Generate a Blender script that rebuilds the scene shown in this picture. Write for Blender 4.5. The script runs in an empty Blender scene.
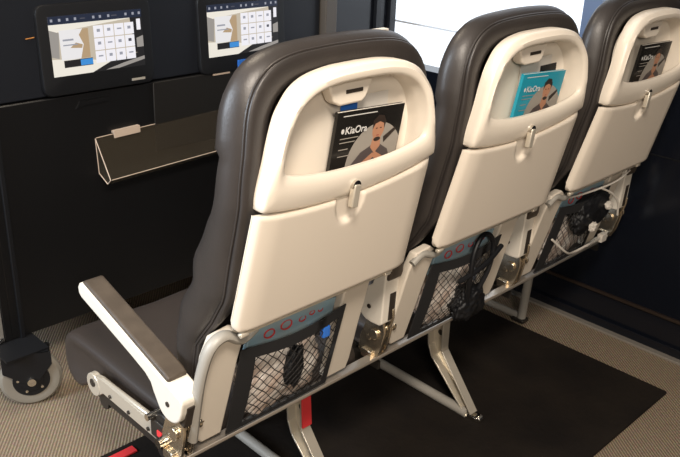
import bpy, bmesh, math, random
from mathutils import Vector, Matrix, noise
random.seed(7)
PI = math.pi
COL = bpy.context.scene.collection
SC = bpy.context.scene

# ------------------------------------------------------------------ materials
def mat(name, col, rough=.5, metal=0., spec=.5, bump=None, emit=None, noise_col=None, alpha=None, trans=0., coat=0., sheen=0.):
    m = bpy.data.materials.new(name); m.use_nodes = True
    nt = m.node_tree; b = nt.nodes['Principled BSDF']
    b.inputs['Base Color'].default_value = (*col, 1); b.inputs['Roughness'].default_value = rough
    b.inputs['Metallic'].default_value = metal; b.inputs['Specular IOR Level'].default_value = spec
    b.inputs['Coat Weight'].default_value = coat; b.inputs['Sheen Weight'].default_value = sheen
    b.inputs['Transmission Weight'].default_value = trans
    if alpha is not None: b.inputs['Alpha'].default_value = alpha
    if emit:
        b.inputs['Emission Color'].default_value = (*emit[0], 1); b.inputs['Emission Strength'].default_value = emit[1]
    tc = nt.nodes.new('ShaderNodeTexCoord')
    if noise_col:            # (second colour, scale, detail)
        n = nt.nodes.new('ShaderNodeTexNoise'); n.inputs['Scale'].default_value = noise_col[1]; n.inputs['Detail'].default_value = noise_col[2]
        nt.links.new(tc.outputs['Object'], n.inputs['Vector'])
        r = nt.nodes.new('ShaderNodeValToRGB'); r.color_ramp.elements[0].position = .35; r.color_ramp.elements[1].position = .65
        r.color_ramp.elements[0].color = (*col, 1); r.color_ramp.elements[1].color = (*noise_col[0], 1)
        nt.links.new(n.outputs['Fac'], r.inputs['Fac']); nt.links.new(r.outputs['Color'], b.inputs['Base Color'])
    if bump:                 # (scale, strength, distance)
        n = nt.nodes.new('ShaderNodeTexNoise'); n.inputs['Scale'].default_value = bump[0]; n.inputs['Detail'].default_value = 4
        nt.links.new(tc.outputs['Object'], n.inputs['Vector'])
        bp = nt.nodes.new('ShaderNodeBump'); bp.inputs['Strength'].default_value = bump[1]; bp.inputs['Distance'].default_value = bump[2]
        nt.links.new(n.outputs['Fac'], bp.inputs['Height']); nt.links.new(bp.outputs['Normal'], b.inputs['Normal'])
    return m

def emis(name, col, s=1.0):
    return mat(name, tuple(c * .1 for c in col), .3, emit=(col, s))

M = {}
M['shell'] = mat('cream_plastic', (.80, .725, .62), .34, spec=.5, bump=(900, .05, .0004))
M['tray'] = mat('cream_tray', (.78, .70, .595), .42, spec=.45, bump=(700, .06, .0004))
M['plate'] = mat('cream_frame', (.70, .63, .53), .4)
M['arm'] = mat('arm_cream', (.76, .71, .62), .3)
M['leather'] = mat('dark_leather', (.028, .024, .022), .42, spec=.5, bump=(260, .25, .001), noise_col=((.037, .031, .028), 9, 3))
M['cushion'] = mat('cushion_leather', (.036, .028, .024), .48, spec=.5, bump=(220, .3, .001))
M['pad'] = mat('brown_pad', (.060, .046, .034), .5, spec=.4, noise_col=((.080, .062, .046), 25, 3), bump=(300, .2, .0008))
M['grey'] = mat('grey_tube', (.36, .34, .30), .5, metal=.1)
M['metal'] = mat('brushed_metal', (.72, .66, .55), .32, metal=.55, bump=(120, .1, .0006))
M['steel'] = mat('rail_steel', (.55, .50, .44), .3, metal=.7)
M['bracket'] = mat('bracket_metal', (.62, .54, .42), .24, metal=.95, bump=(90, .15, .001))
M['chrome'] = mat('chrome', (.75, .72, .66), .12, metal=1.)
M['darkm'] = mat('dark_metal', (.05, .045, .04), .4, metal=.6)
M['dark'] = mat('black_plastic', (.006, .0065, .008), .5, spec=.35)
M['hole'] = mat('dark_slot', (.03, .022, .016), .6)
M['fabric'] = mat('black_fabric', (.008, .008, .009), .85, bump=(500, .4, .001))
M['net'] = mat('net_cord', (.012, .010, .009), .8)
M['bag'] = mat('white_bag', (.85, .80, .74), .4, bump=(45, .9, .006), noise_col=((.60, .46, .38), 30, 4))
M['bluebag'] = mat('blue_card', (.30, .46, .55), .4, noise_col=((.32, .42, .46), 20, 2))
M['redmark'] = mat('red_mark', (.55, .05, .05), .5)
M['blue'] = mat('blue_plastic', (.03, .16, .60), .4)
M['red'] = mat('red_tag', (.75, .045, .05), .5, bump=(60, .3, .001))
M['kiosk'] = mat('kiosk_black', (.006, .006, .0065), .38, spec=.4)
M['kioskup'] = mat('kiosk_panel', (.010, .012, .017), .4, spec=.5)
M['kiosklow'] = mat('kiosk_brown_panel', (.010, .009, .008), .5, spec=.4)
M['alu'] = mat('grey_side', (.24, .23, .215), .45, metal=.2)
M['post'] = mat('post_brown', (.085, .075, .065), .4)
M['rubber'] = mat('grey_rubber', (.22, .20, .165), .7)
M['navy'] = mat('navy_gloss', (.0055, .007, .0115), .22, spec=.5)
M['acryl'] = mat('acrylic', (.055, .045, .032), .2, alpha=.28, spec=.3)
M['acredge'] = mat('acrylic_edge', (.62, .5, .40), .25, alpha=.9)
M['magblack'] = mat('cover_black', (.012, .011, .010), .25)
M['magteal'] = mat('cover_teal', (.02, .33, .46), .3)
M['paper'] = mat('paper', (.70, .66, .60), .6)
M['ink'] = mat('white_ink', (.75, .74, .72), .4)
M['circle'] = mat('pale_circle', (.36, .33, .29), .35)
M['skin'] = mat('printed_skin', (.50, .25, .15), .4)
M['hair'] = mat('printed_hair', (.03, .02, .016), .4)
M['coatp'] = mat('printed_coat', (.09, .075, .075), .4)
M['redink'] = mat('printed_red', (.35, .07, .06), .4)
M['cable'] = mat('white_cable', (.60, .56, .50), .4)
M['trimw'] = mat('pale_trim', (.30, .275, .24), .35, metal=.3)
M['trimb'] = mat('brown_trim', (.04, .028, .022), .3, metal=.3)
M['wallp'] = mat('room_paint', (.30, .27, .24), .8)
M['ceil'] = mat('ceiling_paint', (.5, .48, .45), .8)
M['wfr'] = mat('blue_window_frame', (.12, .17, .28), .3)
M['lamp'] = emis('lamp_glow', (1, .88, .7), 6)
M['glass'] = mat('window_glass', (.9, .95, 1), .05, alpha=.12)

def carpet():
    m = bpy.data.materials.new('ribbed_carpet'); m.use_nodes = True; nt = m.node_tree; b = nt.nodes['Principled BSDF']
    tc = nt.nodes.new('ShaderNodeTexCoord'); mp = nt.nodes.new('ShaderNodeMapping'); mp.inputs['Rotation'].default_value = (0, 0, math.radians(-52))
    w = nt.nodes.new('ShaderNodeTexWave'); w.inputs['Scale'].default_value = 40; w.inputs['Distortion'].default_value = 1.2
    w.inputs['Detail'].default_value = 2; w.inputs['Detail Scale'].default_value = 6; w.bands_direction = 'Y'
    r = nt.nodes.new('ShaderNodeValToRGB'); r.color_ramp.elements[0].color = (.19, .14, .092, 1); r.color_ramp.elements[1].color = (.41, .32, .22, 1)
    n = nt.nodes.new('ShaderNodeTexNoise'); n.inputs['Scale'].default_value = 160
    mx = nt.nodes.new('ShaderNodeMixRGB'); mx.blend_type = 'MULTIPLY'; mx.inputs['Fac'].default_value = .5
    bp = nt.nodes.new('ShaderNodeBump'); bp.inputs['Strength'].default_value = .6; bp.inputs['Distance'].default_value = .003
    L = nt.links.new
    L(tc.outputs['Object'], mp.inputs['Vector']); L(mp.outputs[0], w.inputs['Vector']); L(mp.outputs[0], n.inputs['Vector'])
    L(w.outputs['Fac'], r.inputs['Fac']); L(r.outputs[0], mx.inputs[1]); L(n.outputs['Color'], mx.inputs[2]); L(mx.outputs[0], b.inputs['Base Color'])
    L(w.outputs['Fac'], bp.inputs['Height']); L(bp.outputs[0], b.inputs['Normal']); b.inputs['Roughness'].default_value = .9
    return m
M['carpet'] = carpet()
M['mat'] = mat('dark_mat', (.008, .006, .005), .9, spec=.2, bump=(60, .5, .004), noise_col=((.015, .011, .008), 5, 6))

# ------------------------------------------------------------------ mesh helpers
def obj(name, bm, m, parent=None, smooth=True, ang=35, bevel=0, seg=2):
    me = bpy.data.meshes.new(name)
    bmesh.ops.recalc_face_normals(bm, faces=bm.faces)
    bm.to_mesh(me); bm.free()
    for x in (m if isinstance(m, (list, tuple)) else [m]): me.materials.append(x)
    if smooth:
        for p in me.polygons: p.use_smooth = True
        me.set_sharp_from_angle(angle=math.radians(ang))
    o = bpy.data.objects.new(name, me); COL.objects.link(o)
    if parent: o.parent = parent
    if bevel:
        b = o.modifiers.new('bevel', 'BEVEL'); b.width = bevel; b.segments = seg; b.limit_method = 'ANGLE'
    return o

def thing(name, label, cat, loc=(0, 0, 0), group=None):
    o = bpy.data.objects.new(name, None); COL.objects.link(o); o.location = loc; o.empty_display_size = .1
    return tag(o, label, cat, group)

def tag(o, label, cat, group=None, kind=None):
    if label: o['label'] = label
    if cat: o['category'] = cat
    if group: o['group'] = group
    if kind: o['kind'] = kind
    return o

def struct(name, bm, m, **k):
    o = obj(name, bm, m, **k); o['kind'] = 'structure'; return o

def box(bm, x0, x1, y0, y1, z0, z1, mi=0, M4=None):
    v = [bm.verts.new((x, y, z)) for x in (x0, x1) for y in (y0, y1) for z in (z0, z1)]
    if M4 is not None:
        for q in v: q.co = M4 @ q.co
    for f in ((0, 1, 3, 2), (4, 6, 7, 5), (0, 4, 5, 1), (2, 3, 7, 6), (0, 2, 6, 4), (1, 5, 7, 3)):
        bm.faces.new([v[i] for i in f]).material_index = mi
    return bm

def NB(): return bmesh.new()

def tube(bm, pts, r, n=10, mi=0, caps=True, flat=1.0):
    pts = [Vector(p) for p in pts]; rings = []
    rr = r if isinstance(r, (list, tuple)) else [r] * len(pts)
    up = None
    for i, p in enumerate(pts):
        t = (pts[min(i + 1, len(pts) - 1)] - pts[max(i - 1, 0)]).normalized()
        if up is None:
            up = Vector((0, 0, 1)) if abs(t.z) < .9 else Vector((1, 0, 0))
        a = t.cross(up).normalized(); b = a.cross(t).normalized(); up = b
        rings.append([bm.verts.new(p + rr[i] * (math.cos(2 * PI * k / n) * a + flat * math.sin(2 * PI * k / n) * b)) for k in range(n)])
    for A, B in zip(rings, rings[1:]):
        for k in range(n): bm.faces.new([A[k], A[(k + 1) % n], B[(k + 1) % n], B[k]]).material_index = mi
    if caps:
        bm.faces.new(rings[0][::-1]).material_index = mi; bm.faces.new(rings[-1]).material_index = mi
    return bm

def bez(pts, n=8):
    """smooth catmull-rom through the points"""
    P = [Vector(p) for p in pts]; P = [2 * P[0] - P[1]] + P + [2 * P[-1] - P[-2]]; out = []
    for i in range(1, len(P) - 2):
        for k in range(n):
            t = k / n; a, b, c, d = P[i - 1:i + 3]
            out.append(.5 * ((2 * b) + (c - a) * t + (2 * a - 5 * b + 4 * c - d) * t * t + (3 * b - a - 3 * c + d) * t ** 3))
    out.append(P[-2]); return out

def loft(bm, rings, cap0=True, cap1=True, mis=None):
    V = [[bm.verts.new(p) for p in r] for r in rings]; n = len(V[0])
    for j, (A, B) in enumerate(zip(V, V[1:])):
        for k in range(n):
            bm.faces.new([A[k], A[(k + 1) % n], B[(k + 1) % n], B[k]]).material_index = (mis[j] if mis else 0)
    def cap(r, mi):
        c = Vector((0, 0, 0))
        for v in r: c += v.co
        cv = bm.verts.new(c / n)
        for k in range(n): bm.faces.new([r[k], r[(k + 1) % n], cv]).material_index = mi
    if cap0: cap(V[0], mis[0] if mis else 0)
    if cap1: cap(V[-1], mis[-1] if mis else 0)
    return bm

def extr(bm, poly, axis, a, b, mi=0):
    """extrude a 2D polygon between a and b on an axis ('x': poly=(y,z); 'y': poly=(x,z); 'z': poly=(x,y))"""
    def P(p, s):
        return {'x': (s, p[0], p[1]), 'y': (p[0], s, p[1]), 'z': (p[0], p[1], s)}[axis]
    A = [bm.verts.new(P(p, a)) for p in poly]; B = [bm.verts.new(P(p, b)) for p in poly]; n = len(poly)
    for k in range(n): bm.faces.new([A[k], A[(k + 1) % n], B[(k + 1) % n], B[k]]).material_index = mi
    f = bm.faces.new(A[::-1]); f.material_index = mi; f2 = bm.faces.new(B); f2.material_index = mi
    return bm

def disc(bm, c, r, h, axis, n=20, mi=0):
    ax = {'x': Vector((1, 0, 0)), 'y': Vector((0, 1, 0)), 'z': Vector((0, 0, 1))}[axis]
    c = Vector(c); tube(bm, [c - ax * h / 2, c + ax * h / 2], r, n, mi)

def interp(x, xs, ys):
    if x <= xs[0]: return ys[0]
    for i in range(1, len(xs)):
        if x <= xs[i]:
            t = (x - xs[i - 1]) / (xs[i] - xs[i - 1]); return ys[i - 1] * (1 - t) + ys[i] * t
    return ys[-1]

def sinterp(x, xs, ys):
    if x <= xs[0]: return ys[0]
    for i in range(1, len(xs)):
        if x <= xs[i]:
            t = (x - xs[i - 1]) / (xs[i] - xs[i - 1]); t = t * t * (3 - 2 * t); return ys[i - 1] * (1 - t) + ys[i] * t
    return ys[-1]

def resample(pts, n):
    """closed polyline -> n evenly spaced points"""
    P = [Vector(p) for p in pts]; P.append(P[0].copy()); d = [0]
    for a, b in zip(P, P[1:]): d.append(d[-1] + (b - a).length)
    out = []; j = 0
    for k in range(n):
        s = d[-1] * k / n
        while d[j + 1] < s: j += 1
        t = (s - d[j]) / max(d[j + 1] - d[j], 1e-9); out.append(P[j].lerp(P[j + 1], t))
    return out

def smooth_closed(pts, it=2):
    for _ in range(it):
        q = []
        for a, b in zip(pts, pts[1:] + pts[:1]): q += [a * .75 + b * .25, a * .25 + b * .75]
        pts = q
    return pts

# ------------------------------------------------------------------ seat (local: x=0 is the left edge of its tray, y forward, z up)
PITCH = .52; CX = .213
def y_back(z): return interp(z, [.50, .637, .86, .91, .95, 1.0, 1.08], [.03, 0, -.056, -.0635, -.067, -.068, -.062])

def closed_curve(pts, n=6):
    out = []; N = len(pts)
    for i in range(N):
        a, b, c, d = pts[i - 1], pts[i], pts[(i + 1) % N], pts[(i + 2) % N]
        for k in range(n):
            t = k / n; out.append(.5 * ((2 * b) + (c - a) * t + (2 * a - 5 * b + 4 * c - d) * t * t + (3 * b - a - 3 * c + d) * t ** 3))
    return out

def sym_outline(half, n=96):
    """half: list of (halfwidth, z) from the bottom centre round to the top centre"""
    pts = [Vector((CX + h, z)) for h, z in half] + [Vector((CX - h, z)) for h, z in half[::-1]]
    return pts

def make_backrest(seat):
    CX = .226
    # leather covered backrest, thick at the lumbar, wings at the head
    half = [(.10, .46), (.200, .475), (.212, .52), (.214, .60), (.215, .70), (.214, .82), (.212, .91), (.207, .965), (.199, 1.018), (.183, 1.053), (.154, 1.078), (.11, 1.091), (.04, 1.0955)]
    base = resample(closed_curve(sym_outline(half)), 120)
    c = Vector((CX, .80))
    def T(z): return sinterp(z, [.46, .56, .64, .74, .86, .95, 1.1], [.06, .07, .11, .115, .080, .070, .062])
    def Y0(z): return interp(z, [.46, .58, .64, .70, .87, .95, 1.1], [.125, .095, .045, .008, -.028, -.033, -.028])
    rings = []
    for s, g, dz in ((.80, -.13, 0), (.74, -.062, 0), (.68, -.047, 0), (.05, -.043, 0), (-.05, -.039, 0), (-.06, -.026, 0), (-.06, -.010, 0), (-.03, -.001, 0), (.01, .001, 0), (.07, .0, 0), (.10, -.003, 0), (.14, .002, 0), (.3, .010, 0), (.5, .013, 0), (.7, .010, 0), (.86, .0, 0), (.95, -.012, 0), (1., -.035, 0), (1.0, -.09, 0)):
        r = []
        for p in base:
            d = (p - c); L = d.length; n = Vector((d.x / .23, d.y / .32)); n.normalize()
            q = p + n * g
            if s > .3 and g > -.02 and p.y > .95: # front wings are squarer than the rear outline
                q += Vector(((p.x - CX) * .05, 0)) * min(1, (s - .3) * 2)
            w = 0
            if s > .2 and g > -.02: w = .0022 * math.sin(q.y * 70 + q.x * 20) * (1 if q.y < .84 else .3)
            r.append(Vector((q.x, Y0(p.y) + s * T(p.y) + w, q.y)))
        rings.append(r)
    o = obj('backrest', loft(NB(), rings), M['leather'], seat, ang=60)
    # seam piping round the rear edge
    pip = []
    for p in base:
        d = (p - c); n = Vector((d.x / .23, d.y / .32)); n.normalize(); q = p + n * .0015
        pip.append(Vector((q.x, Y0(p.y) + .085 * T(p.y), q.y)))
    bm = NB(); tube(bm, pip + [pip[0]], .0022, 6, caps=False); obj('seam_piping', bm, M['leather'], o)
    # side seam panel line across the wing
    return o

def make_shell(seat):
    CX = .219
    half = [(.02, .856), (.06, .858), (.10, .8615), (.14, .867), (.175, .8735), (.196, .878), (.2005, .8795), (.2012, .883), (.1985, .90), (.191, .935), (.183, .97), (.172, 1.005), (.157, 1.027), (.136, 1.048), (.105, 1.062), (.06, 1.0695), (.02, 1.071)]
    # outline without over-smoothing the bottom corners
    def pts(h): return [Vector((CX + a, z)) for a, z in h] + [Vector((CX - a, z)) for a, z in h[::-1]]
    N = 128
    A = resample([Vector((p.x, p.y + ((p.x - CX) * .035 - .006 if p.y < .885 else 0))) for p in closed_curve(pts(half))], N)
    inner = [(.03, .9035), (.08, .906), (.125, .912), (.153, .919), (.163, .926), (.1655, .938), (.163, .96), (.156, .985), (.144, 1.008), (.125, 1.026), (.096, 1.039), (.06, 1.0455), (.02, 1.047)]
    I = resample(closed_curve(pts(inner)), N)
    deep = [(.03, .795), (.09, .795), (.15, .80), (.158, .82), (.163, .93), (.156, .97), (.142, 1.002), (.120, 1.024), (.092, 1.037), (.05, 1.043), (.02, 1.044)]
    D = resample(closed_curve(pts(deep)), N)
    def align(R):   # start every loop at its bottom centre so rings do not twist
        k = min(range(N), key=lambda i: abs(R[i].x - CX) + (10 if R[i].y > .95 else 0)); R = R[k:] + R[:k]
        return R
    A, I, D = align(A), align(I), align(D)
    def P(p, dy, c=None, g=0):
        q = p
        if g:
            n = Vector(((p.x - CX) / .21, (p.y - .975) / .1)); n.normalize(); q = p + n * g
        return Vector((q.x, y_back(min(max(p.y, .84), 1.08)) + dy, q.y))
    crown = -.006
    rings = [[P(p, .028) for p in A], [P(p, .012) for p in A], [P(p, .005, g=-.001) for p in A], [P(p, .001, g=-.004) for p in A], [P(p, -.001, g=-.009) for p in A]]
    for t, d in ((.45, crown * .6), (.75, crown * .5), (.93, 0)):
        rings.append([P(a.lerp(b, t), d) for a, b in zip(A, I)])
    rings.append([P(p, .003) for p in I]); rings.append([P(p, .009, g=-.0005) for p in I])
    for t, d in ((.3, .016), (.65, .028), (.9, .038), (1., .046)):
        rings.append([P(a.lerp(b, t if a.y > .93 else t ** .5), d) for a, b in zip(I, D)])
    for t in (.93, .6):
        rings.append([Vector((CX + (p.x - CX) * t, -.012 , .915 + (p.y - .915) * t)) for p in D])
    o = obj('back_shell', loft(NB(), rings, cap0=False), M['shell'], seat, ang=50)
    # coat hook plate at the top of the recess
    bm = NB()
    hp = [(.158, 1.042), (.262, 1.042), (.246, 1.010), (.236, 1.003), (.186, 1.003), (.174, 1.010)]
    extr(bm, hp, 'y', -.044, -.020)
    hk = obj('hook_plate', bm, M['shell'], seat, bevel=.004, seg=3)
    bm = NB(); box(bm, .198, .236, -.0452, -.042, 1.022, 1.028); obj('hook_slot', bm, M['hole'], hk)
    return o

def make_tray(seat):
    bm = NB(); nx, nz = 90, 70; z0, z1 = .632, .8742
    def hw(t): return .2035 + (.2165 - .2035) * (1 - t)
    def cx(t): return .214 + .008 * (1 - t)
    grid = []
    for j in range(nz + 1):
        row = []; t = j / nz
        for i in range(nx + 1):
            s = i / nx * 2 - 1; zt = z1 + .0015 - .020 * (1 - s * s) + s * .007 - .006; z = z0 + (zt - z0) * t; CX = cx(t); x = CX + s * hw(t)
            # rounded lower corners
            rc = .028; ex = hw(t) - abs(x - CX); ez = z - z0
            if ex < rc and ez < rc:
                dx, dz = rc - ex, rc - ez; d = math.hypot(dx, dz)
                m_ = max(dx, dz)
                if d > 1e-6: k = m_ / d; x = CX + math.copysign(hw(t) - rc + dx * k, x - CX); z = z0 + rc - dz * k; ex = hw(t) - abs(x - CX); ez = z - z0
            y = y_back(z) - .004
            e = min(ex, ez, (zt - z) + .003)
            if e < .010: y += .010 * (1 - math.sqrt(max(0, 1 - (1 - e / .010) ** 2)))
            e2 = min(ex, .05) / .05
            y += .012 * (1 - e2) ** 2.2
            # thumb dent under the latch
            d = math.hypot((x - CX + .006) / .030, (z - .848) / .046)
            if d < 1.25: y += .010 * (1 / (1 + math.exp((d - 1) * 22)))
            row.append(Vector((x, y, z)))
        grid.append(row)
    V = [[bm.verts.new(p) for p in r] for r in grid]
    W = [[bm.verts.new((p.x, y_back(p.z) + .016, p.z)) for p in r] for r in grid]
    for j in range(nz):
        for i in range(nx):
            bm.faces.new([V[j][i], V[j][i + 1], V[j + 1][i + 1], V[j + 1][i]]); bm.faces.new([W[j][i], W[j + 1][i], W[j + 1][i + 1], W[j][i + 1]])
    for i in range(nx):
        bm.faces.new([V[0][i], W[0][i], W[0][i + 1], V[0][i + 1]]); bm.faces.new([V[nz][i], V[nz][i + 1], W[nz][i + 1], W[nz][i]])
    for j in range(nz):
        bm.faces.new([V[j][0], V[j + 1][0], W[j + 1][0], W[j][0]]); bm.faces.new([V[j][nx], W[j][nx], W[j + 1][nx], V[j + 1][nx]])
    bmesh.ops.remove_doubles(bm, verts=bm.verts, dist=1e-6)
    tr = obj('tray_table', bm, M['tray'], seat, ang=50)
    # lower metal edge with hinges
    bm = NB(); box(bm, .02, .40, .006, .012, .625, .630); 
    for x in (.03, .385): disc(bm, (x, .008, .626), .005, .016, 'x', 12)
    obj('tray_hinge', bm, M['metal'], seat, bevel=.001)
    # turn latch
    bm = NB(); R = Matrix.Translation((CX - .006, -.062, .860)) @ Matrix.Rotation(math.radians(10), 4, 'Y')
    box(bm, -.0075, .0075, -.008, .004, -.026, .014, M4=R)
    lt = obj('tray_latch', bm, M['metal'], seat, bevel=.0025, seg=3)
    bm = NB(); disc(bm, (CX - .005, -.060, .872), .009, .016, 'y', 20); obj('latch_pivot', bm, M['chrome'], lt)
    return tr

def low_y(z): return interp(z, [.345, .63], [.10, .03])
def make_lower(seat):
    # cream side plates from the shell down to the rail
    def plate(pts, nm):
        bm = NB(); n = len(pts)
        A = [bm.verts.new((x, low_y(z), z)) for x, z in pts]; B = [bm.verts.new((x, low_y(z) + .022, z)) for x, z in pts]
        for k in range(n): bm.faces.new([A[k], A[(k + 1) % n], B[(k + 1) % n], B[k]])
        bm.faces.new(A[::-1]); bm.faces.new(B)
        return obj(nm, bm, M['plate'], seat, bevel=.004, seg=3)
    L = plate([(-.026, .40), (-.004, .372), (.042, .372), (.047, .47), (.050, .55), (.056, .61), (.030, .628), (-.014, .622), (-.024, .58)], 'side_plate')
    R = plate([(.312, .372), (.372, .372), (.376, .40), (.372, .50), (.372, .60), (.350, .625), (.300, .625), (.300, .56), (.307, .47)], 'side_plate')
    # black edged net pocket
    u0, u1, zt, zb = .048, .306, .574, .372
    def S(u, z, out=0):
        b = math.sin(PI * min(1, max(0, (u - u0) / (u1 - u0)))) * math.sin(PI * min(1, max(0, (z - zb) / (zt - zb))) * .9 + .1)
        return Vector((u, low_y(z) - .004 - .016 * b - out, z))
    def strip(bm, pts, w, vert):
        for a, b in zip(pts, pts[1:]):
            if vert: q = [a, (a[0] + w, a[1]), (b[0] + w, b[1]), b]
            else: q = [a, b, (b[0], b[1] + w), (a[0], a[1] + w)]
            lo = [bm.verts.new(S(*p)) for p in q]; hi = [bm.verts.new(S(*p, out=.003)) for p in q]
            bm.faces.new(lo); bm.faces.new(hi[::-1])
            for k in range(4): bm.faces.new([lo[k], lo[(k + 1) % 4], hi[(k + 1) % 4], hi[k]])
    bm = NB()
    top = [(u0 + (u1 - u0) * k / 16, zt - .024 - .012 * math.sin(PI * k / 16)) for k in range(17)]
    strip(bm, top, .024, False)
    strip(bm, [(u0, zb + (zt - zb - .02) * k / 8) for k in range(9)], .034, True)
    strip(bm, [(u1 - .014, zb + (zt - zb - .02) * k / 8) for k in range(9)], .014, True)
    strip(bm, [(u0 + (u1 - u0) * k / 12, zb - .004) for k in range(13)], .010, False)
    bmesh.ops.remove_doubles(bm, verts=bm.verts, dist=1e-5)
    pk = obj('net_pocket', bm, M['fabric'], seat)
    bm = NB(); cell = .0215; a0, a1 = u0 + .030, u1 - .010
    nn = 40
    for sgn in (1, -1):
        k = -30
        while k < 60:
            line = []
            for q in range(nn + 1):
                z = zb + (zt - .02 - zb) * q / nn; u = a0 + k * cell + sgn * (z - zb) * .95
                u += .002 * math.sin(z * 120 + k)
                if a0 <= u <= a1: line.append(S(u, z, .001))
            if len(line) > 2: tube(bm, line[::2] if len(line) > 6 else line, .0010, 4)
            k += 1
    obj('net', bm, M['net'], pk)

def make_cushion(seat):
    # seat cushion: rounded slab with a nose that turns down at the front
    prof = [(.12, .335), (.30, .330), (.44, .324), (.49, .308), (.53, .272), (.56, .262), (.592, .278), (.606, .32), (.604, .362), (.590, .388), (.560, .400), (.45, .402), (.30, .396), (.18, .398), (.13, .394), (.115, .365)]
    base = resample(smooth_closed([Vector(p) for p in prof], 2), 70); c = Vector((.34, .345))
    rings = []
    for x, g in ((-.006, -.034), (-.012, -.022), (-.012, -.012), (-.008, -.004), (.004, 0), (.03, .002), (.12, .0), (.21, -.003), (.30, .0), (.40, .002), (.42, 0), (.43, -.004), (.434, -.012), (.434, -.022), (.43, -.034)):
        r = []
        for p in base:
            d = p - c; n = Vector((d.x / .25, d.y / .05)); n.normalize(); q = p + n * g
            r.append(Vector((x, q.x, q.y)))
        rings.append(r)
    cu = obj('seat_cushion', loft(NB(), rings), M['cushion'], seat, ang=60)
    bm = NB()
    tube(bm, [(.006, p[0], p[1]) for p in [(.14, .388), (.30, .384), (.45, .389), (.54, .387), (.572, .372)]], .0018, 6)
    obj('cushion_seam', bm, M['cushion'], cu)

def arm_parts(root, raised=False):
    """armrest with pivot at the origin, pointing along +y"""
    prof = [(-.030, .034), (-.036, .028), (-.038, .005)]
    for k in range(9):
        a = math.radians(195 + k * 120 / 8); prof.append((.038 * math.cos(a), .038 * math.sin(a) - .002))
    prof += [(.045, -.014), (.056, -.002), (.075, .004), (.12, .005), (.298, .002), (.308, .006), (.314, .018), (.310, .030), (.304, .034)]
    bm = NB(); extr(bm, prof, 'x', -.0235, .0235)
    body = obj('arm_body', bm, M['arm'], root, bevel=.005, seg=3)
    bm = NB(); p0_ = .075 if raised else .014
    pp = [(p0_, .026), (.304, .026), (.307, .034), (.300, .041), (p0_ + .016, .044), (p0_ + .001, .040)]
    extr(bm, pp, 'x', -.0195, .0215); obj('arm_pad', bm, M['pad'], root, bevel=.006, seg=3)
    bm = NB()
    if raised: box(bm, -.004, .017, -.028, .040, .022, .0348)
    else: box(bm, -.012, .0165, -.0395, .0, -.036, .016)
    obj('pivot_slot', bm, M['hole'], body, bevel=.002)
    bm = NB(); disc(bm, (-.0235, .0, -.004), .005, .004, 'x', 16); obj('screw_cover', bm, M['hole'], body)

def make_arm(seat, x, ang, z=.488, y=.103):
    a = bpy.data.objects.new('armrest', None); COL.objects.link(a); a.parent = seat
    a.location = (x, y, z); a.rotation_euler = (math.radians(ang), 0, 0); arm_parts(a, ang > 60)
    return a

def make_bracket(seat, x):
    """metal pivot bracket carrying an armrest"""
    bm = NB()
    for dx in (-.008, .012):
        extr(bm, [(.082, .500), (.108, .500), (.122, .45), (.140, .40), (.145, .36), (.095, .35), (.080, .38), (.070, .43)], 'x', x + dx - .003, x + dx + .003)
    for yy, zz in ((.100, .455), (.112, .405)):
        disc(bm, (x, yy, zz), .007, .032, 'x', 14)
    tube(bm, [(x - .005, .085, .430), (x + .040, .085, .430)], .0065, 12)
    disc(bm, (x + .030, .085, .430), .012, .006, 'x', 16)
    disc(bm, (x - .014, .098, .418), .013, .006, 'x', 18)
    box(bm, x - .018, x + .022, .100, .13, .352, .372)
    tube(bm, bez([(x + .004, .062, .49), (x + .008, .066, .46), (x + .006, .080, .42), (x + .014, .095, .385)], 5), .0035, 8)
    br = obj('pivot_bracket', bm, M['bracket'], seat, bevel=.0012)
    bm = NB(); box(bm, x - .004, x + .008, .09, .13, .385, .455); obj('bracket_core', bm, M['darkm'], br, bevel=.003)
    return br

def copy_tree(o, parent=None):
    c = o.copy(); COL.objects.link(c); c.parent = parent
    for ch in list(o.children): copy_tree(ch, c)
    return c

seat1 = thing('airplane_seat', 'nearest airplane seat, its left armrest lowered, black-covered magazine in the back pocket', 'seat', (0, 0, 0), 'row of three airplane seats')
make_backrest(seat1); make_shell(seat1); make_tray(seat1); make_lower(seat1); make_cushion(seat1)
make_arm(seat1, .475, 92); make_bracket(seat1, .475)
seat2 = copy_tree(seat1); seat2.location.x = PITCH
seat2['label'] = 'middle airplane seat of the row, teal-covered magazine in its white back pocket'
seat3 = copy_tree(seat1); seat3.location.x = 2 * PITCH
seat3['label'] = 'farthest airplane seat, cut by the photo edge, beside the navy wall'
y = lambda z: low_y(z) - .004
for st in (seat1, seat2, seat3):
    bm = NB()
    if st is seat1: tube(bm, bez([(-.030, y(.40), .40), (-.034, y(.50), .50), (-.032, y(.57), .57), (-.021, y(.615), .614), (.006, y(.62), .624), (.035, y(.615), .606), (.052, y(.61), .606), (.07, y(.62), .618)], 6), .0115, 12, flat=.8)
    else: tube(bm, bez([(-.022, y(.59), .600), (.006, y(.60), .615), (.035, y(.605), .606), (.052, y(.61), .606), (.07, y(.62), .618)], 6), .008, 12)
    obj('frame_hoop', bm, M['grey'], st)
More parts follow.
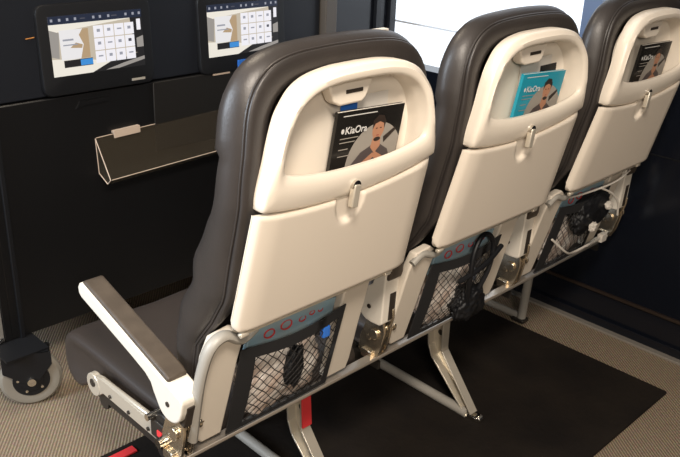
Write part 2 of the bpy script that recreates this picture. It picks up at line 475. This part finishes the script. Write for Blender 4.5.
# the outer lowered armrest and the exposed side arm of the first seat
make_arm(seat1, -.045, 17.2, z=.49, y=.095); make_bracket(seat1, -.045)
bm = NB()
extr(bm, [(.425, .368), (.395, .374), (.20, .372), (.09, .372), (.09, .335), (.20, .338), (.39, .340), (.415, .322)], 'x', -.036, -.024)
disc(bm, (-.03, .428, .344), .026, .014, 'x', 24)
tube(bm, [(-.030, .395, .370), (-.030, .22, .376)], .006, 8)
sp = obj('side_arm', bm, M['metal'], seat1, bevel=.0015)
bm = NB()
for yy in (.428, .36, .29, .22):
    bm = NB(); disc(bm, (-.036, yy, .349), .004 if yy < .42 else .009, .006, 'x', 14); obj('side_arm_bolt', bm, M['darkm'], sp)
bm = NB(); disc(bm, (-.035, .155, .385), .034, .02, 'x', 24); box(bm, -.05, -.02, .12, .19, .36, .40)
obj('pivot_block', bm, M['darkm'], seat1, bevel=.003)
bm = NB(); disc(bm, (-.045, .185, .405), .007, .03, 'x', 12); obj('pivot_bolt', bm, M['chrome'], seat1)
bm = NB(); disc(bm, (-.05, .135, .38), .010, .04, 'x', 12); obj('pivot_bolt', bm, M['chrome'], seat1)
bm = NB(); box(bm, -.052, -.046, .15, .165, .372, .384); obj('red_marker', bm, M['red'], seat1)
# small pale care label on the head of the first seat
bm = NB(); box(bm, .312, .342, .002, .014, 1.0985, 1.1035); obj('care_label', bm, M['paper'], seat1)

# ------------------------------------------------------------------ base frame shared by the three seats
base = thing('seat_base_frame', 'metal base frame with steel rear rail and legs under the three seats', 'seat base', (0, 0, 0))
bm = NB(); box(bm, -.10, 1.47, .088, .112, .353, .360); box(bm, -.10, 1.47, .085, .088, .357, .3645)
obj('rear_rail', bm, M['steel'], base, bevel=.0015)
for yy in (.20, .42):
    bm = NB(); tube(bm, [(-.02, yy, .298), (1.50, yy, .298)], .018, 16); obj('cross_beam', bm, M['darkm'], base)
for xx in (-.02, .50, 1.02, 1.49):   # brackets joining beam and rail
    bm = NB(); box(bm, xx - .004, xx + .004, .11, .44, .306, .326); box(bm, xx - .004, xx + .004, .19, .21, .30, .34)
    obj('spreader', bm, M['darkm'], base)

def offset_path(path, d):
    """offset a (y,z) polyline sideways"""
    out = []
    for i, p in enumerate(path):
        a = Vector(path[max(0, i - 1)]); b = Vector(path[min(len(path) - 1, i + 1)]); t = (b - a).normalized()
        out.append((p[0] + t.y * d, p[1] - t.x * d))
    return out
def make_leg(x):
    path = [(.222, .300), (.216, .175), (.208, .155), (.085, .020)]
    wid = [.026, .022, .021, .010]
    bm = NB()
    A = [(Vector(p) + (Vector(q) - Vector(p)) * w / .01) for p, q, w in zip(path, offset_path(path, .01), wid)]
    B = [(Vector(p) - (Vector(q) - Vector(p)) * w / .01) for p, q, w in zip(path, offset_path(path, .01), wid)]
    # web plate at the far side, flanges along the two edges
    extr(bm, [tuple(v) for v in A] + [tuple(v) for v in B[::-1]], 'x', x + .010, x + .014)
    for E_ in (A, B):
        for p, q in zip(E_, E_[1:]):
            d = (q - p).normalized(); n = Vector((d.y, -d.x)) * .0025
            extr(bm, [tuple(p + n), tuple(p - n), tuple(q - n), tuple(q + n)], 'x', x - .014, x + .014)
    lg = obj('rear_leg', bm, M['metal'], base, bevel=.001)
    bm = NB()
    for t, r in ((.30, .006), (.42, .005), (.54, .005), (.66, .004), (.78, .004)):
        p = Vector((.208, .155)).lerp(Vector((.085, .02)), t); bm = NB(); disc(bm, (x + .0095, p.x, p.y), r, .002, 'x', 14); obj('leg_hole', bm, M['hole'], lg)
    bm = NB(); disc(bm, (x + .0095, .218, .21), .008, .002, 'x', 16); obj('leg_hole', bm, M['hole'], lg)
    bm = NB(); box(bm, x - .012, x + .012, .058, .105, .006, .024); disc(bm, (x, .062, .016), .013, .02, 'x', 16)
    obj('floor_fitting', bm, M['chrome'], base, bevel=.003)
    bm = NB(); tube(bm, [(x - .006, .095, .020), (x - .006, .47, .026)], .0135, 14); obj('floor_tube', bm, M['grey'], base)
    bm = NB(); tube(bm, [(x - .006, .47, .026), (x - .006, .455, .07), (x - .006, .42, .29)], .013, 14); obj('front_leg', bm, M['grey'], base)
    return lg
make_leg(.352); make_leg(.862)
bm = NB(); tube(bm, [(1.42, .298, .006), (1.42, .29, .20), (1.42, .262, .315)], .014, 14); obj('rear_leg', bm, M['grey'], base)
bm = NB(); tube(bm, [(1.42, .31, .020), (1.42, .62, .022)], .012, 14); obj('floor_tube', bm, M['grey'], base)
bm = NB(); box(bm, 1.402, 1.438, .28, .325, .005, .018); obj('floor_fitting', bm, M['darkm'], base, bevel=.003)
# red flag wrapped on the first leg
bm = NB(); extr(bm, [(.193, .278), (.1975, .278), (.190, .178), (.1855, .178)], 'x', .338, .366)
t_ = obj('red_leg_flag', bm, M['red'], base, bevel=.001)

# red strap on the floor at the front edge of the mat
bm = NB(); box(bm, -.12, .125, .553, .578, .011, .016)
tag(obj('red_strap', bm, M['red'], bevel=.001), 'red strap lying on the dark mat under the nearest seat', 'strap')

# ------------------------------------------------------------------ magazines
def ellipse(cx, cy, rx, ry, n=28, a0=0, a1=2 * PI, rot=0):
    return [(cx + rx * math.cos(a0 + (a1 - a0) * k / n) * math.cos(rot) - ry * math.sin(a0 + (a1 - a0) * k / n) * math.sin(rot),
             cy + rx * math.cos(a0 + (a1 - a0) * k / n) * math.sin(rot) + ry * math.sin(a0 + (a1 - a0) * k / n) * math.cos(rot)) for k in range(n if a1 - a0 > 6.2 else n + 1)]

def clip(poly, w, h):
    for ax, lim, s in ((0, 0.001, 1), (0, w - .001, -1), (1, 0.001, 1), (1, h - .001, -1)):
        out = []
        for a, b in zip(poly, poly[1:] + poly[:1]):
            ia, ib = (a[ax] - lim) * s >= 0, (b[ax] - lim) * s >= 0
            if ia: out.append(a)
            if ia != ib:
                t = (lim - a[ax]) / (b[ax] - a[ax]); out.append((a[0] + (b[0] - a[0]) * t, a[1] + (b[1] - a[1]) * t))
        poly = out
        if not poly: return []
    return poly

def flat(bm, poly, y, mi):
    if len(poly) < 3: return
    bm.faces.new([bm.verts.new((p[0], y, p[1])) for p in poly]).material_index = mi

def text_mesh(s, size):
    cu = bpy.data.curves.new('t', 'FONT'); cu.body = s; cu.size = size; cu.offset = size * .018
    o = bpy.data.objects.new('t', cu); COL.objects.link(o)
    dg = bpy.context.evaluated_depsgraph_get(); me = bpy.data.meshes.new_from_object(o.evaluated_get(dg))
    bpy.data.objects.remove(o); bpy.data.curves.remove(cu); return me

def magazine(loc, rot, cover, label, dark=True):
    W, H, T = .160, .205, .007
    m = thing('magazine', label, 'magazine', loc, 'magazines in the seat back pockets'); m.rotation_euler = rot
    bm = NB(); box(bm, .0, W, .001, T - .001, 0, H - .001); obj('pages', bm, M['paper'], m)
    bm = NB(); box(bm, 0, W, 0, .0009, 0, H); box(bm, 0, W, T - .0009, T, 0, H); box(bm, -.0006, 0, 0, T, 0, H)
    obj('cover', bm, cover, m)
    bm = NB(); k = [0]
    mats = [M['circle'], M['skin'], M['hair'], M['coatp'], M['redink'], M['ink']]
    def put(poly, mi):
        k[0] += 1; flat(bm, clip(poly, W, H), -.0002 - k[0] * .00004, mi)
    put(ellipse(.103, .105, .068, .072, 48), 0)
    # sitter: shoulders, neck, head, hair, beard, folded hands
    put([(.035, .04), (.045, .105), (.068, .128), (.092, .138), (.112, .138), (.135, .125), (.152, .095), (.155, .04)], 3)
    put([(.092, .150), (.112, .150), (.114, .134), (.102, .122), (.090, .134)], 1)
    put(ellipse(.103, .166, .0145, .0195, 24, rot=-.08), 1)
    put(ellipse(.103, .1475, .0085, .004, 18), 2)
    put([(.088, .166), (.087, .182), (.098, .191), (.112, .189), (.119, .178), (.117, .165), (.114, .175), (.104, .179), (.093, .176)], 2)
    for ex in (.098, .108): put(ellipse(ex, .1675, .0024, .001, 10), 2)
    put(ellipse(.103, .1545, .004, .001, 10), 4)
    put([(.072, .108), (.098, .124), (.104, .118), (.080, .098)], 1)
    put([(.128, .112), (.102, .126), (.098, .117), (.122, .100)], 1)
    put([(.050, .088), (.078, .104), (.084, .096), (.056, .080)], 4)
    put([(.118, .150), (.145, .165), (.147, .159), (.121, .139)], 2)
    # small print bars
    for v, u0, u1 in ((.197, .012, .092), (.158, .012, .055), (.151, .012, .048), (.139, .012, .034), (.127, .012, .040)):
        put([(u0, v), (u1, v), (u1, v + .0016), (u0, v + .0016)], 5 if v > .19 else 0)
    put(ellipse(.0155, .172, .0035, .0045, 12), 5)
    me_bm = bm
    tm = text_mesh('KiaOra', .0175)
    n0 = len(me_bm.verts); me_bm.from_mesh(tm); me_bm.verts.ensure_lookup_table()
    for v in me_bm.verts[n0:]: v.co = Vector((.020 + v.co.x, -.0019, .167 + v.co.y))
    me_bm.faces.ensure_lookup_table()
    for f in me_bm.faces:
        if all(v.index >= n0 or abs(v.co.y + .0019) < 1e-6 for v in f.verts) and abs(f.verts[0].co.y + .0019) < 1e-6: f.material_index = 5
    me = bpy.data.meshes.new('cover_print'); me_bm.to_mesh(me); me_bm.free()
    for x in mats: me.materials.append(x)
    o = bpy.data.objects.new('cover_print', me); COL.objects.link(o); o.parent = m
    return m
lean = math.radians(-9)
magazine((.172, -.020, .790), (math.radians(7), math.radians(3), 0), M['magblack'], 'black magazine with a man on its cover, in the nearest seat back')
magazine((.172 + PITCH, -.020, .782), (math.radians(7), math.radians(4), 0), M['magteal'], 'teal magazine with a man on its cover, in the middle seat back')
magazine((.165 + 2 * PITCH, -.020, .785), (math.radians(7), math.radians(2), 0), M['magblack'], 'black magazine in the farthest seat back, at the right photo edge')
def leaflet(x, label, col, dx=0):
    bm = NB(); box(bm, .215 + x, .33 + x, -.016, -.0145, .80, 1.004); 
    tag(obj('safety_leaflet', bm, col), label, 'leaflet')
leaflet(0, 'white leaflet edge poking up behind the black magazine of the nearest seat', M['paper'])
leaflet(PITCH, 'white leaflet edge poking up behind the teal magazine', M['paper'])

bm = NB(); box(bm, .212, .250, -.0205, -.019, .80, .996); tag(obj('safety_leaflet', bm, M['blue']), 'blue card edge poking up behind the black magazine of the nearest seat', 'leaflet')
bm = NB(); box(bm, .285 + PITCH, .345 + PITCH, -.0205, -.019, .80, .986); tag(obj('safety_leaflet', bm, M['dark']), 'dark card edge poking up behind the teal magazine', 'leaflet')
# ------------------------------------------------------------------ net pocket contents
def lump(name, c, r, m, label, cat, seed=0, amp=.25, fq=30, parent=None, rot=0, group=None):
    bm = NB(); bmesh.ops.create_icosphere(bm, subdivisions=5, radius=1)
    Rz = Matrix.Rotation(rot, 3, 'Y')
    for v in bm.verts:
        p = v.co.copy(); d = 1 + amp * (noise.noise(p * 1.8 + Vector((seed, 0, 0))) + .5 * noise.noise(p * 4.5 + Vector((0, seed, 0))) + .3 * noise.noise(p * 9))
        # boxier than a ball
        s = (abs(p.x) ** 4 + abs(p.y) ** 4 + abs(p.z) ** 4) ** -.25
        q = Vector((p.x * r[0], p.y * r[1], p.z * r[2])) * d * (.5 + .5 * s)
        v.co = Vector(c) + Rz @ q
    o = obj(name, bm, m, parent, ang=180)
    return tag(o, label, cat, group) if label else o

def pack(x, label, seed):
    t = thing('amenity_pack', label, 'bag', (x, 0, 0), 'plastic amenity packs in the net pockets')
    lump('bag_body', (.180, .098, .450), (.100, .022, .070), M['bag'], None, None, seed, .22, parent=t)
    bm = NB()   # blue printed header standing above the band
    pts = [(.072, .53), (.29, .53), (.288, .592), (.20, .600), (.12, .596), (.074, .590)]
    A = [bm.verts.new((x_, .068 - (z_ - .53) * .28 + .004 * math.sin(x_ * 60), z_)) for x_, z_ in pts]; B = [bm.verts.new((v.co.x, v.co.y + .010, v.co.z)) for v in A]
    n = len(A); bm.faces.new(A[::-1]); bm.faces.new(B)
    for k in range(n): bm.faces.new([A[k], A[(k + 1) % n], B[(k + 1) % n], B[k]])
    h = obj('printed_header', bm, M['bluebag'], t, bevel=.002); h['label'] = 'pale blue header printed with red rings'
    bm = NB()
    for cx_, cz_, r_ in ((.125, .571, .012), (.165, .575, .013), (.205, .573, .008), (.228, .578, .006), (.25, .577, .006)):
        ring = [(cx_ + r_ * math.cos(a * PI / 8), .068 - (cz_ - .53) * .28 - .003, cz_ + r_ * .7 * math.sin(a * PI / 8)) for a in range(17)]
        tube(bm, ring, .0016, 5, caps=False)
    obj('red_ring', bm, M['redmark'], h)
    return t
pack(0, 'crumpled plastic pack with a pale blue header in the nearest net pocket', 1.3)
pack(PITCH, 'crumpled plastic pack behind a black headset pouch in the middle net pocket', 5.1)
pack(2 * PITCH, 'crumpled plastic pack in the farthest net pocket beside tangled white cable', 8.7)

lump('headset_pouch', (.200, .068, .465), (.020, .009, .042), M['dark'], 'black pouch showing dark through the nearest net pocket', 'pouch', 2, .3, rot=.15, group=None)
bm = NB(); box(bm, .250, .268, .040, .052, .516, .540); tag(obj('blue_tab', bm, M['blue'], bevel=.002), 'small blue tab at the band of the nearest net pocket', 'tab')
def pouch2():
    t = thing('headset_pouch', 'black headset pouch hanging out of the middle net pocket over the rail', 'pouch', (PITCH, 0, 0))
    lump('pouch_body', (.225, .058, .415), (.048, .024, .042), M['dark'], None, None, 4, .3, parent=t)
    bm = NB()
    tube(bm, bez([(.20, .045, .42), (.185, .030, .50), (.19, .030, .56), (.215, .032, .595), (.25, .034, .59), (.272, .034, .555), (.262, .034, .50), (.24, .045, .44)], 6), .006, 10)
    tube(bm, bez([(.15, .036, .50), (.20, .026, .515), (.25, .025, .53), (.30, .030, .55)], 6), .006, 8)
    obj('pouch_strap', bm, M['dark'], t)
pouch2()
def pouch3():
    t = thing('headset_pouch', 'large black headset pouch bulging from the farthest net pocket', 'pouch', (2 * PITCH, 0, 0))
    lump('pouch_body', (.225, .045, .52), (.085, .026, .052), M['dark'], None, None, 9, .25, parent=t, rot=-.1)
    lump('pouch_toggle', (.262, .012, .535), (.014, .008, .010), M['cable'], None, None, 3, .3, parent=t)
    lump('pouch_toggle', (.19, .012, .49), (.014, .008, .012), M['cable'], None, None, 6, .3, parent=t)
pouch3()
X3 = 2 * PITCH
bm = NB()
tube(bm, bez([(X3 + .055, .03, .60), (X3 + .16, .020, .597), (X3 + .28, .012, .60), (X3 + .37, .02, .61)], 6), .0028, 6)
tube(bm, bez([(X3 + .20, .012, .60), (X3 + .25, .002, .575), (X3 + .285, -.002, .54), (X3 + .30, .0, .50)], 6), .0028, 6)
tube(bm, bez([(X3 + .05, .05, .48), (X3 + .11, .035, .43), (X3 + .19, .055, .40), (X3 + .27, .050, .405), (X3 + .335, .062, .395), (X3 + .36, .066, .392)], 6), .0032, 6)
cb = obj('white_cable', bm, M['cable']); tag(cb, 'tangled white cable looped over the farthest net pocket', 'cable')
bm = NB(); box(bm, X3 + .355, X3 + .385, .058, .074, .378, .402); tube(bm, [(X3 + .38, .066, .396), (X3 + .402, .066, .400)], .003, 6); tube(bm, [(X3 + .38, .066, .384), (X3 + .402, .066, .386)], .003, 6)
obj('cable_plug', bm, M['cable'], cb, bevel=.002)

# ------------------------------------------------------------------ display kiosk in front of the seats
kio = thing('display_kiosk', 'tall black display kiosk on a grey castor in front of the seats', 'kiosk', (0, 1.0, 0))
KX1 = 1.135
bm = NB(); box(bm, .03, KX1, .0, .42, .80, 1.75); obj('upper_cabinet', bm, M['kioskup'], kio, bevel=.004)
bm = NB(); box(bm, .03, KX1, -.006, .42, .168, .797); obj('lower_cabinet', bm, M['kiosk'], kio, bevel=.003)
bm = NB(); box(bm, .50, KX1, -.012, -.006, .60, .797); obj('ledge_panel', bm, M['kiosklow'], kio, bevel=.002)
bm = NB(); box(bm, .052, .064, -.014, -.004, .15, 1.75); obj('corner_strip', bm, M['dark'], kio, bevel=.002)
bm = NB(); box(bm, -.02, .012, .0, .42, .168, 1.75); obj('side_panel', bm, M['alu'], kio, bevel=.002)
bm = NB(); box(bm, .0125, .030, -.006, .02, .168, 1.75); obj('edge_frame', bm, M['kiosk'], kio)
bm = NB(); box(bm, -.024, .008, -.006, -.001, .170, .182); disc(bm, (-.006, -.006, .176), .007, .008, 'y', 14); obj('side_clamp', bm, M['chrome'], kio, bevel=.002)
def caster(x, y, ang):
    e = bpy.data.objects.new('caster', None); COL.objects.link(e); e.parent = kio; e.location = (x, y, .080); e.rotation_euler = (0, 0, math.radians(ang))
    bm = NB(); n = 48; rings = []
    for w, r in ((-.014, .048), (-.017, .060), (-.016, .071), (-.009, .0785), (0, .080), (.009, .0785), (.016, .071), (.017, .060), (.014, .048)):
        rings.append([Vector((r * math.cos(2 * PI * k / n), w, r * math.sin(2 * PI * k / n))) for k in range(n)])
    loft(bm, rings); obj('wheel', bm, M['rubber'], e)
    bm = NB(); disc(bm, (0, 0, 0), .047, .037, 'y', 36); disc(bm, (0, -.0195, 0), .030, .004, 'y', 30); h = obj('wheel_hub', bm, M['dark'], e, bevel=.001)
    bm = NB(); disc(bm, (0, -.026, 0), .011, .012, 'y', 18)
    for k in range(5): disc(bm, (.034 * math.cos(k * 1.2566 + .5), -.0195, .034 * math.sin(k * 1.2566 + .5)), .0038, .004, 'y', 12)
    obj('hub_bolt', bm, M['chrome'], e)
    bm = NB()
    for s in (-1, 1): extr(bm, [(-.02, .0), (.02, .0), (.055, .045), (.055, .0824), (-.068, .0824), (-.068, .035)], 'y', s * .024 - .002, s * .024 + .002)
    box(bm, -.065, .05, -.026, .026, .0812, .0824)
    obj('caster_fork', bm, M['dark'], e, bevel=.001)
caster(.040, -.07, -22); caster(.95, .06, -30); caster(.10, .36, -20); caster(1.0, .36, 10)
bm = NB(); box(bm, -.03, .085, -.10, .05, .1625, .1675); obj('caster_plate', bm, M['dark'], kio)
bm = NB(); box(bm, .70, .76, -.016, -.012, .79, .803); obj('ledge_clip', bm, M['acredge'], kio)
bm = NB(); box(bm, .786, .828, -.024, -.015, .802, .826); o = obj('blue_sticker', bm, M['blue'], kio); 
bm = NB(); tube(bm, [(.160, -.002, .948), (.182, -.002, .950)], .0014, 6); obj('amber_glint_strip', bm, mat('amber', (.5, .22, .06), .3), kio)  # orange glint on the black front, put in as a thin coloured tube
bm = NB()
for xx in (.27,): extr(bm, [(xx, .760), (xx + .012, .778), (xx + .095, .780), (xx + .095, .768), (xx + .02, .766)], 'y', -.010, -.006)
obj('cabinet_handle', bm, M['kiosk'], kio)

# seat back monitors
SCR = {'hdr': emis('screen_header', (.020, .026, .048)), 'bg': emis('screen_cream', (.50, .44, .35)), 'bg2': emis('screen_pale', (.78, .74, .66)),
       'bgd': emis('screen_dark', (.018, .017, .018)), 'tile': emis('screen_tile', (.80, .79, .84)), 'card': emis('screen_card', (.74, .73, .74)),
       'tan': emis('screen_tan', (.42, .30, .18)), 'blue': emis('screen_blue', (.05, .25, .62)), 'ico': emis('screen_icon', (.30, .31, .36)), 'grey': emis('screen_grey', (.30, .28, .26)),
       'icod': emis('screen_icon_dark', (.08, .08, .10))}
def monitor(x, z, w, h, label, tilt):
    t = thing('seatback_monitor', label, 'monitor', (x, .993, z), 'monitors on the kiosk'); t.rotation_euler = (math.radians(-3), math.radians(tilt), 0)
    bm = NB(); b = .028
    out = [Vector(p) for p in ((-b, -b * 1.7), (w + b, -b * 1.7), (w + b, h + b), (-b, h + b))]
    ring = resample(out, 80)
    def rnd(p, r, g):   # superellipse style rounding of the frame corners
        x0, x1, z0, z1 = -b - g, w + b + g, -b * 1.7 - g, h + b + g
        cx_ = min(max(p.x, x0 + r), x1 - r); cz_ = min(max(p.y, z0 + r), z1 - r)
        d = Vector((p.x - cx_, p.y - cz_))
        if d.length > r: d = d.normalized() * r
        return Vector((cx_ + d.x, cz_ + d.y))
    rings = []
    for y, g in ((.006, 0), (-.006, 0), (-.010, -.002), (-.011, -.006)):
        rings.append([Vector((q.x, y, q.y)) for q in (rnd(p, .022, g) for p in ring)])
    loft(bm, rings); obj('monitor_housing', bm, M['dark'], t)
    keys = list(SCR); bm = NB(); kk = [0]
    def R(u0, v0, u1, v1, key, sk=0):
        kk[0] += 1
        flat(bm, clip([(u0 * w, v0 * h), (u1 * w, v0 * h), ((u1 + sk) * w, v1 * h), ((u0 + sk) * w, v1 * h)], w, h), -.0115 - kk[0] * .00002, keys.index(key))
    def Pg(pts, key):
        kk[0] += 1; flat(bm, clip([(a * w, c * h) for a, c in pts], w, h), -.0115 - kk[0] * .00002, keys.index(key))
    R(0, 0, 1, 1, 'bg')
    Pg([(0, 0), (0, .30), (.30, .26), (.62, .16), (.40, 0)], 'bg2')
    Pg([(0, .72), (0, .86), (.8, .92), (.9, .86), (.5, .80)], 'bg2')
    Pg([(.08, .30), (0, .34), (0, .78), (.1, .72)], 'grey')
    Pg([(.40, 0), (.62, .16), (.80, .20), (1, .28), (1, 0)], 'bgd')
    Pg([(.55, .02), (.75, .10), (1, .18), (1, .12), (.7, .02)], 'grey')
    Pg([(.90, .25), (.86, .86), (1, .86), (1, .25)], 'bgd'); Pg([(.92, .34), (.92, .50), (1, .54), (1, .34)], 'grey')
    R(0, .86, 1, 1, 'hdr')
    for u in (.04, .12, .2, .28, .47, .54, .63, .82, .90, .97):
        R(u - .012, .905, u + .012, .95, 'ico')
    R(.33, .915, .38, .935, 'icod'); R(.66, .915, .72, .935, 'icod')
    R(.10, .27, .40, .76, 'card'); Pg([(.30, .27), (.34, .50), (.30, .66), (.34, .76), (.40, .76), (.40, .27)], 'tan'); Pg([(.20, .46), (.26, .54), (.33, .50), (.32, .44)], 'tan')
    R(.13, .58, .24, .61, 'ico'); R(.13, .50, .28, .52, 'ico')
    R(.12, .14, .42, .26, 'bgd'); R(.29, .15, .42, .25, 'blue')
    for i in range(4):
        for j in range(3):
            u0 = .455 + i * .112; v0 = .155 + j * .215
            R(u0, v0, u0 + .104, v0 + .20, 'tile')
            if (i + j * 2) % 3: R(u0 + .035, v0 + .09, u0 + .07, v0 + .14, 'icod' if (i * j) % 2 else 'ico')
            else: R(u0 + .03, v0 + .10, u0 + .08, v0 + .125, 'ico')
    R(.93, .64, .975, .83, 'tile')
    obj('display', bm, [SCR[k_] for k_ in keys], t, smooth=False)
    bm = NB(); box(bm, w - .045, w - .005, -.0125, -.010, -.036, -.030); obj('logo_plate', bm, M['grey'], t)
    return t
monitor(.214, .849, .262, .148, 'left seatback monitor on the kiosk, its whole menu screen visible', 0)
monitor(.684, .842, .262, .148, 'right seatback monitor on the kiosk, partly behind the nearest seat', 0)

# acrylic brochure holder hooked on the kiosk
hol = thing('brochure_holder', 'long clear acrylic brochure holder hanging on the black kiosk', 'brochure holder', (.322, .990, .575)); hol.rotation_euler = (0, math.radians(-2.0), 0)
Lh = .62; sec = [(0, .0), (-.001, .100), (-.062, .012), (-.052, -.012), (0, 0.0)]
bm = NB(); th = .0025
for a, b in (((0, .098), (-.0, .0)), ((0, 0), (-.040, -.020)), ((-.040, -.020), (-.058, -.004)), ((-.058, -.004), (-.002, .098))):
    a, b = Vector(a), Vector(b); d = (b - a).normalized(); n = Vector((d.y, -d.x)) * th / 2
    extr(bm, [tuple(a + n), tuple(b + n), tuple(b - n), tuple(a - n)], 'x', 0, Lh)
extr(bm, [(0, .098), (0, 0), (-.040, -.020), (-.058, -.004)], 'x', -.002, 0)
obj('trough', bm, M['acryl'], hol, smooth=False)
bm = NB()
for a, b in (((-.003, 0, .098), (-.003, 0, 0)), ((-.003, 0, 0), (-.003, -.040, -.020)), ((-.003, -.040, -.020), (-.003, -.058, -.004)), ((-.003, -.058, -.004), (-.003, 0, .098)), ((0, -.059, -.004), (Lh, -.059, -.004)), ((0, 0, .099), (Lh, 0, .099))):
    tube(bm, [a, b], .0013, 5)
obj('edge', bm, M['acredge'], hol)
bm = NB(); extr(bm, [(.003, .103), (.003, .109), (-.010, .109), (-.010, .090), (-.007, .090), (-.007, .103)], 'x', .048, .128); obj('hook', bm, M['acredge'], hol)

# ------------------------------------------------------------------ the setting
bm = NB(); box(bm, -3.2, 4.2, -3.6, 5.0, -.05, 0); struct('floor', bm, M['carpet'], smooth=False)
bm = NB(); box(bm, -.35, 1.387, -.222, .60, .0, .010); tag(obj('floor_mat', bm, M['mat'], bevel=.003), 'dark rectangular mat on the carpet under the airplane seats', 'mat')
bm = NB(); box(bm, KX1 + .002, KX1 + .052, .975, 1.03, 0, 2.6); struct('trim_1', bm, M['post'], bevel=.003)
bm = NB(); box(bm, KX1 + .054, 1.50, 1.00, 1.05, 0, 2.6); struct('wall_back', bm, M['navy'])
bm = NB(); box(bm, 1.385, 1.405, .985, .999, 0, 2.6); box(bm, 1.455, 1.463, .985, .999, 0, 2.6); struct('trim_2', bm, M['kioskup'])
# right wall with the window opening
WY0, WY1, WZ0, WZ1 = .10, 1.60, .70, 2.1
bm = NB()
box(bm, 1.60, 1.68, -3.6, 5.0, .12, WZ0); box(bm, 1.60, 1.68, -3.6, WY0, WZ0, 2.6); box(bm, 1.60, 1.68, WY1, 5.0, WZ0, 2.6); box(bm, 1.60, 1.68, WY0, WY1, WZ1, 2.6)
struct('wall_right', bm, M['navy'], smooth=False)
wf = None
bm = NB(); box(bm, 1.605, 1.66, .285, .345, WZ0, WZ1); box(bm, 1.605, 1.66, WY0, WY0 + .05, WZ0, WZ1)
wn = struct('window_1', bm, M['wfr'], smooth=False)
bm = NB(); box(bm, 1.63, 1.64, .345, WY1, .845, .851); struct('window_1_bar', bm, mat('pale_bar', (.75, .82, .92), .4))
bm = NB(); box(bm, 1.585, 1.60, -3.6, 5.0, .0, .035); struct('baseboard_right', bm, M['navy'], bevel=.002)
bm = NB(); box(bm, 1.562, 1.585, -3.6, 5.0, 0, .008); struct('trim_3', bm, M['trimw'], bevel=.001)
bm = NB(); box(bm, 1.598, 1.62, -3.6, 5.0, .035, .118); struct('baseboard_right_upper', bm, M['navy'])
bm = NB(); box(bm, 1.588, 1.60, -3.6, 5.0, .118, .126); struct('trim_4', bm, M['trimb'], bevel=.001)
bm = NB()
box(bm, 1.5985, 1.600, -3.5, 1.5, .61, .614)
struct('trim_5', bm, M['dark'])
# rest of the room, behind and beside the camera
bm = NB(); box(bm, -3.3, -3.2, -3.6, 5, 0, 2.6); struct('wall_left', bm, M['wallp'])
bm = NB(); box(bm, -3.3, 1.68, -3.7, -3.6, 0, 2.6); struct('wall_front', bm, M['wallp'])
bm = NB(); box(bm, -3.3, 1.68, 4.9, 5, 0, 2.6); struct('wall_far', bm, M['wallp'])
bm = NB(); box(bm, -3.3, 1.68, -3.7, 5, 2.6, 2.7); struct('ceiling', bm, M['ceil'])

# ------------------------------------------------------------------ light
def area(name, loc, tgt, sx, sy, e, col):
    l = bpy.data.lights.new(name, 'AREA'); l.shape = 'RECTANGLE'; l.size = sx; l.size_y = sy; l.energy = e; l.color = col
    o = bpy.data.objects.new(name, l); COL.objects.link(o); o.location = loc
    o.rotation_euler = (Vector(tgt) - Vector(loc)).to_track_quat('-Z', 'Y').to_euler(); return o
area('ceiling_lamp_light', (-.70, -1.0, 2.25), (.1, 0, .75), .4, .4, 52, (1, .885, .76))
area('left_daylight', (-2.4, .9, 1.7), (0, .2, .8), 1.0, 1.2, 100, (.78, .88, 1.0))
area('rear_fill_light', (-1.5, -2.3, 2.0), (.1, 0, .5), .5, .5, 38, (1, .89, .77))  # added fill, no fixture; brightens the net pockets below the trays
area('front_lamp_light', (.1, .75, 2.5), (.0, .6, .3), .4, .4, 14, (1, .85, .66))
w = bpy.data.worlds.new('world'); SC.world = w; w.use_nodes = True
w.node_tree.nodes['Background'].inputs[0].default_value = (.86, .92, 1, 1); w.node_tree.nodes['Background'].inputs[1].default_value = 1.6

# ------------------------------------------------------------------ camera
yaw, pit, rol = (math.radians(a) for a in (-45.6699, -23.3294, 2.3308))
F = Vector((-math.sin(yaw) * math.cos(pit), math.cos(yaw) * math.cos(pit), math.sin(pit)))
r0 = F.cross(Vector((0, 0, 1))).normalized(); u0 = r0.cross(F)
r_ = math.cos(rol) * r0 + math.sin(rol) * u0; u_ = -math.sin(rol) * r0 + math.cos(rol) * u0
cam = bpy.data.cameras.new('camera'); co = bpy.data.objects.new('camera', cam); COL.objects.link(co)
mx = Matrix((r_, u_, -F)).transposed().to_4x4(); mx.translation = Vector((-.7149, -.9346, 1.3406)); co.matrix_world = mx
cam.sensor_width = 36; cam.lens = 822.6743 * 36 / 680; cam.clip_start = .02
SC.camera = co
SC.view_settings.view_transform = 'Standard'; SC.view_settings.look = 'None'; SC.view_settings.exposure = 0; SC.view_settings.gamma = 1
SC.view_settings.use_curve_mapping = False
